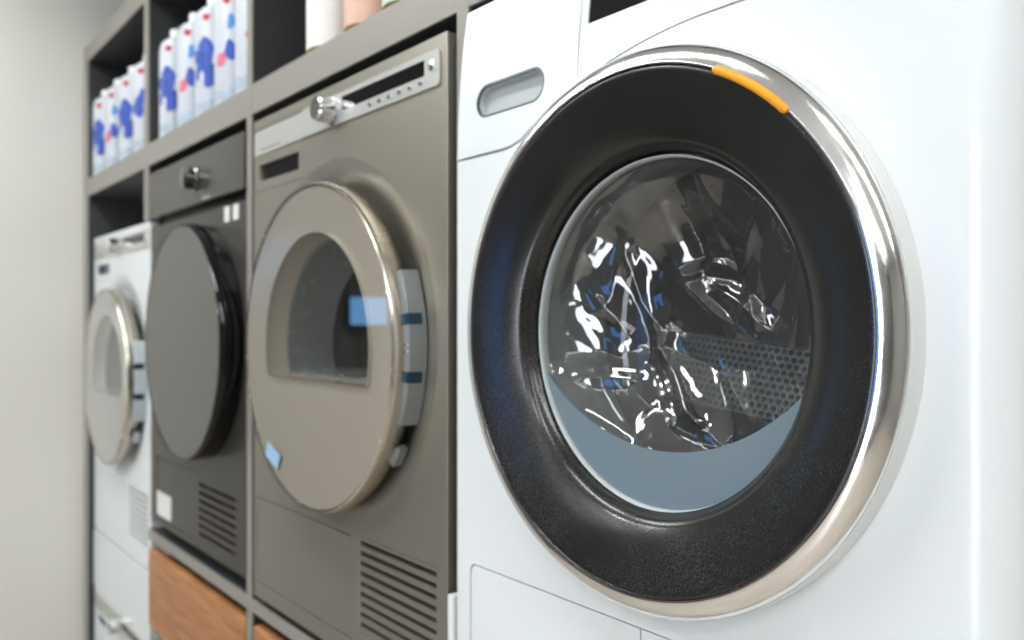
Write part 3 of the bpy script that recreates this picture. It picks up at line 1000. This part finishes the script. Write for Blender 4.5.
def panel(x, y, lx, ly, m, label):
    t = empty('ceiling_light', (x, y, HC), label, 'ceiling light', 'ceiling light panels')
    mb = MB()
    for b in ((-lx / 2 - 0.015, lx / 2 + 0.015, -ly / 2 - 0.015, -ly / 2), (-lx / 2 - 0.015, lx / 2 + 0.015, ly / 2, ly / 2 + 0.015),
              (-lx / 2 - 0.015, -lx / 2, -ly / 2, ly / 2), (lx / 2, lx / 2 + 0.015, -ly / 2, ly / 2)):
        mb.box(*b, -0.03, -0.0005)
    mb.build('frame', M['white2'], t, smooth=False)
    MB().box(-lx / 2 + 0.0005, lx / 2 - 0.0005, -ly / 2 + 0.0005, ly / 2 - 0.0005, -0.022, -0.001).build('diffuser', m, t, smooth=False)


for y in (-0.05, -1.9, -2.8):
    for x in (-2.1, -0.95, 0.55, 1.65):
        if (x, y) == (-0.95, -1.9):
            continue
        panel(x, y, 0.9, 0.16, LED_NEAR if y > -1 else LED, 'long white ceiling light panel, out of the picture')
for x in (-2.45, -1.85, 0.5):
    t = empty('downlight', (x, -1.15, HC), 'small round ceiling downlight, out of the picture', 'ceiling light', 'ceiling downlights')
    MB().lathe([(0.046, -0.001), (0.060, -0.001), (0.060, -0.012), (0.050, -0.014), (0.046, -0.006)], 0, 0, 32, closed=True) \
        .warp(lambda c: (c[0], c[2], c[1])).build('trim_ring', M['white2'], t, ang=40)
    ld = bpy.data.lights.new('downlight_lamp', 'AREA')
    ld.shape = 'DISK'
    ld.size = 0.085
    ld.energy = 12.0
    ld.color = (1.0, 0.98, 0.95)
    lo = bpy.data.objects.new('downlight_lamp', ld)
    COL.objects.link(lo)
    lo.parent = t
    lo.location = (0, 0, -0.004)
pane = MB().box(-0.25, 0.30, WF + 0.001, WF + 0.006, 0.10, 2.60).build('fill_pane', emis('fill_pane_glow', (240, 246, 255), 11.0), smooth=False)  # unseen glowing pane, added for the washer's edge highlight and frontal fill
pane['kind'] = 'structure'
mb = MB()
mb.box(-0.31, -0.25, WF + 0.001, WF + 0.05, 0.04, 2.66)
mb.box(0.30, 0.36, WF + 0.001, WF + 0.05, 0.04, 2.66)
mb.box(-0.25, 0.30, WF + 0.001, WF + 0.05, 2.60, 2.66)
mb.box(-0.25, 0.30, WF + 0.001, WF + 0.05, 0.04, 0.10)
mb.build('fill_pane_frame', M['taupe_dark'], pane, smooth=False)
scr = empty('wall_display', (WL, -0.515, 1.665), 'small blue-lit screen on the left wall, seen only as a reflection', 'screen')
MB().box(0.0005, 0.02, -0.09, 0.09, -0.062, 0.062).build('bezel', M['black'], scr, smooth=False, bevel=0.003)
MB().box(0.0201, 0.0208, -0.082, 0.082, -0.054, 0.054).build('screen', emis('screen_blue', (120, 190, 255), 3.2), scr, smooth=False)
tv = empty('display_totem', (-1.40, WF + 0.25, 0.0), 'blue-lit advertising totem on the far side of the room, seen only as a reflection', 'screen')
MB().box(-0.30, 0.30, -0.18, 0.05, 0.0, 0.04).build('base', M['black'], tv, smooth=False, bevel=0.004)
MB().box(-0.24, 0.24, -0.05, 0.03, 0.0405, 2.25).build('bezel', M['black'], tv, smooth=False, bevel=0.004)
MB().box(-0.225, 0.225, 0.0301, 0.0308, 1.15, 2.2).build('screen', emis('screen_deep_blue', (60, 118, 190), 4.5), tv, smooth=False)

w = bpy.data.worlds.new('world')
S.world = w
w.use_nodes = True
w.node_tree.nodes['Background'].inputs['Color'].default_value = (0.5, 0.5, 0.5, 1)
w.node_tree.nodes['Background'].inputs['Strength'].default_value = 0.3

# ------------------------------------------------------------------ camera
cd = bpy.data.cameras.new('camera')
cam = bpy.data.objects.new('camera', cd)
COL.objects.link(cam)
cam.location = (0, 0, 1.63)
cam.rotation_euler = (PI / 2, 0, math.radians(90 - 40.2522))
cd.sensor_width = 36.0
cd.lens = 793.735 / 1024 * 36.0
cd.clip_start = 0.02
cd.dof.use_dof = True
cd.dof.focus_distance = 0.62
cd.dof.aperture_fstop = 4.6
S.camera = cam

S.view_settings.view_transform = 'Standard'
S.view_settings.look = 'None'
S.view_settings.gamma = 1.0
S.view_settings.exposure = -0.04
S.view_settings.use_curve_mapping = False
S.cycles.use_denoising = True
S.cycles.max_bounces = 10
S.cycles.transparent_max_bounces = 16
S.cycles.caustics_reflective = False
S.cycles.caustics_refractive = False
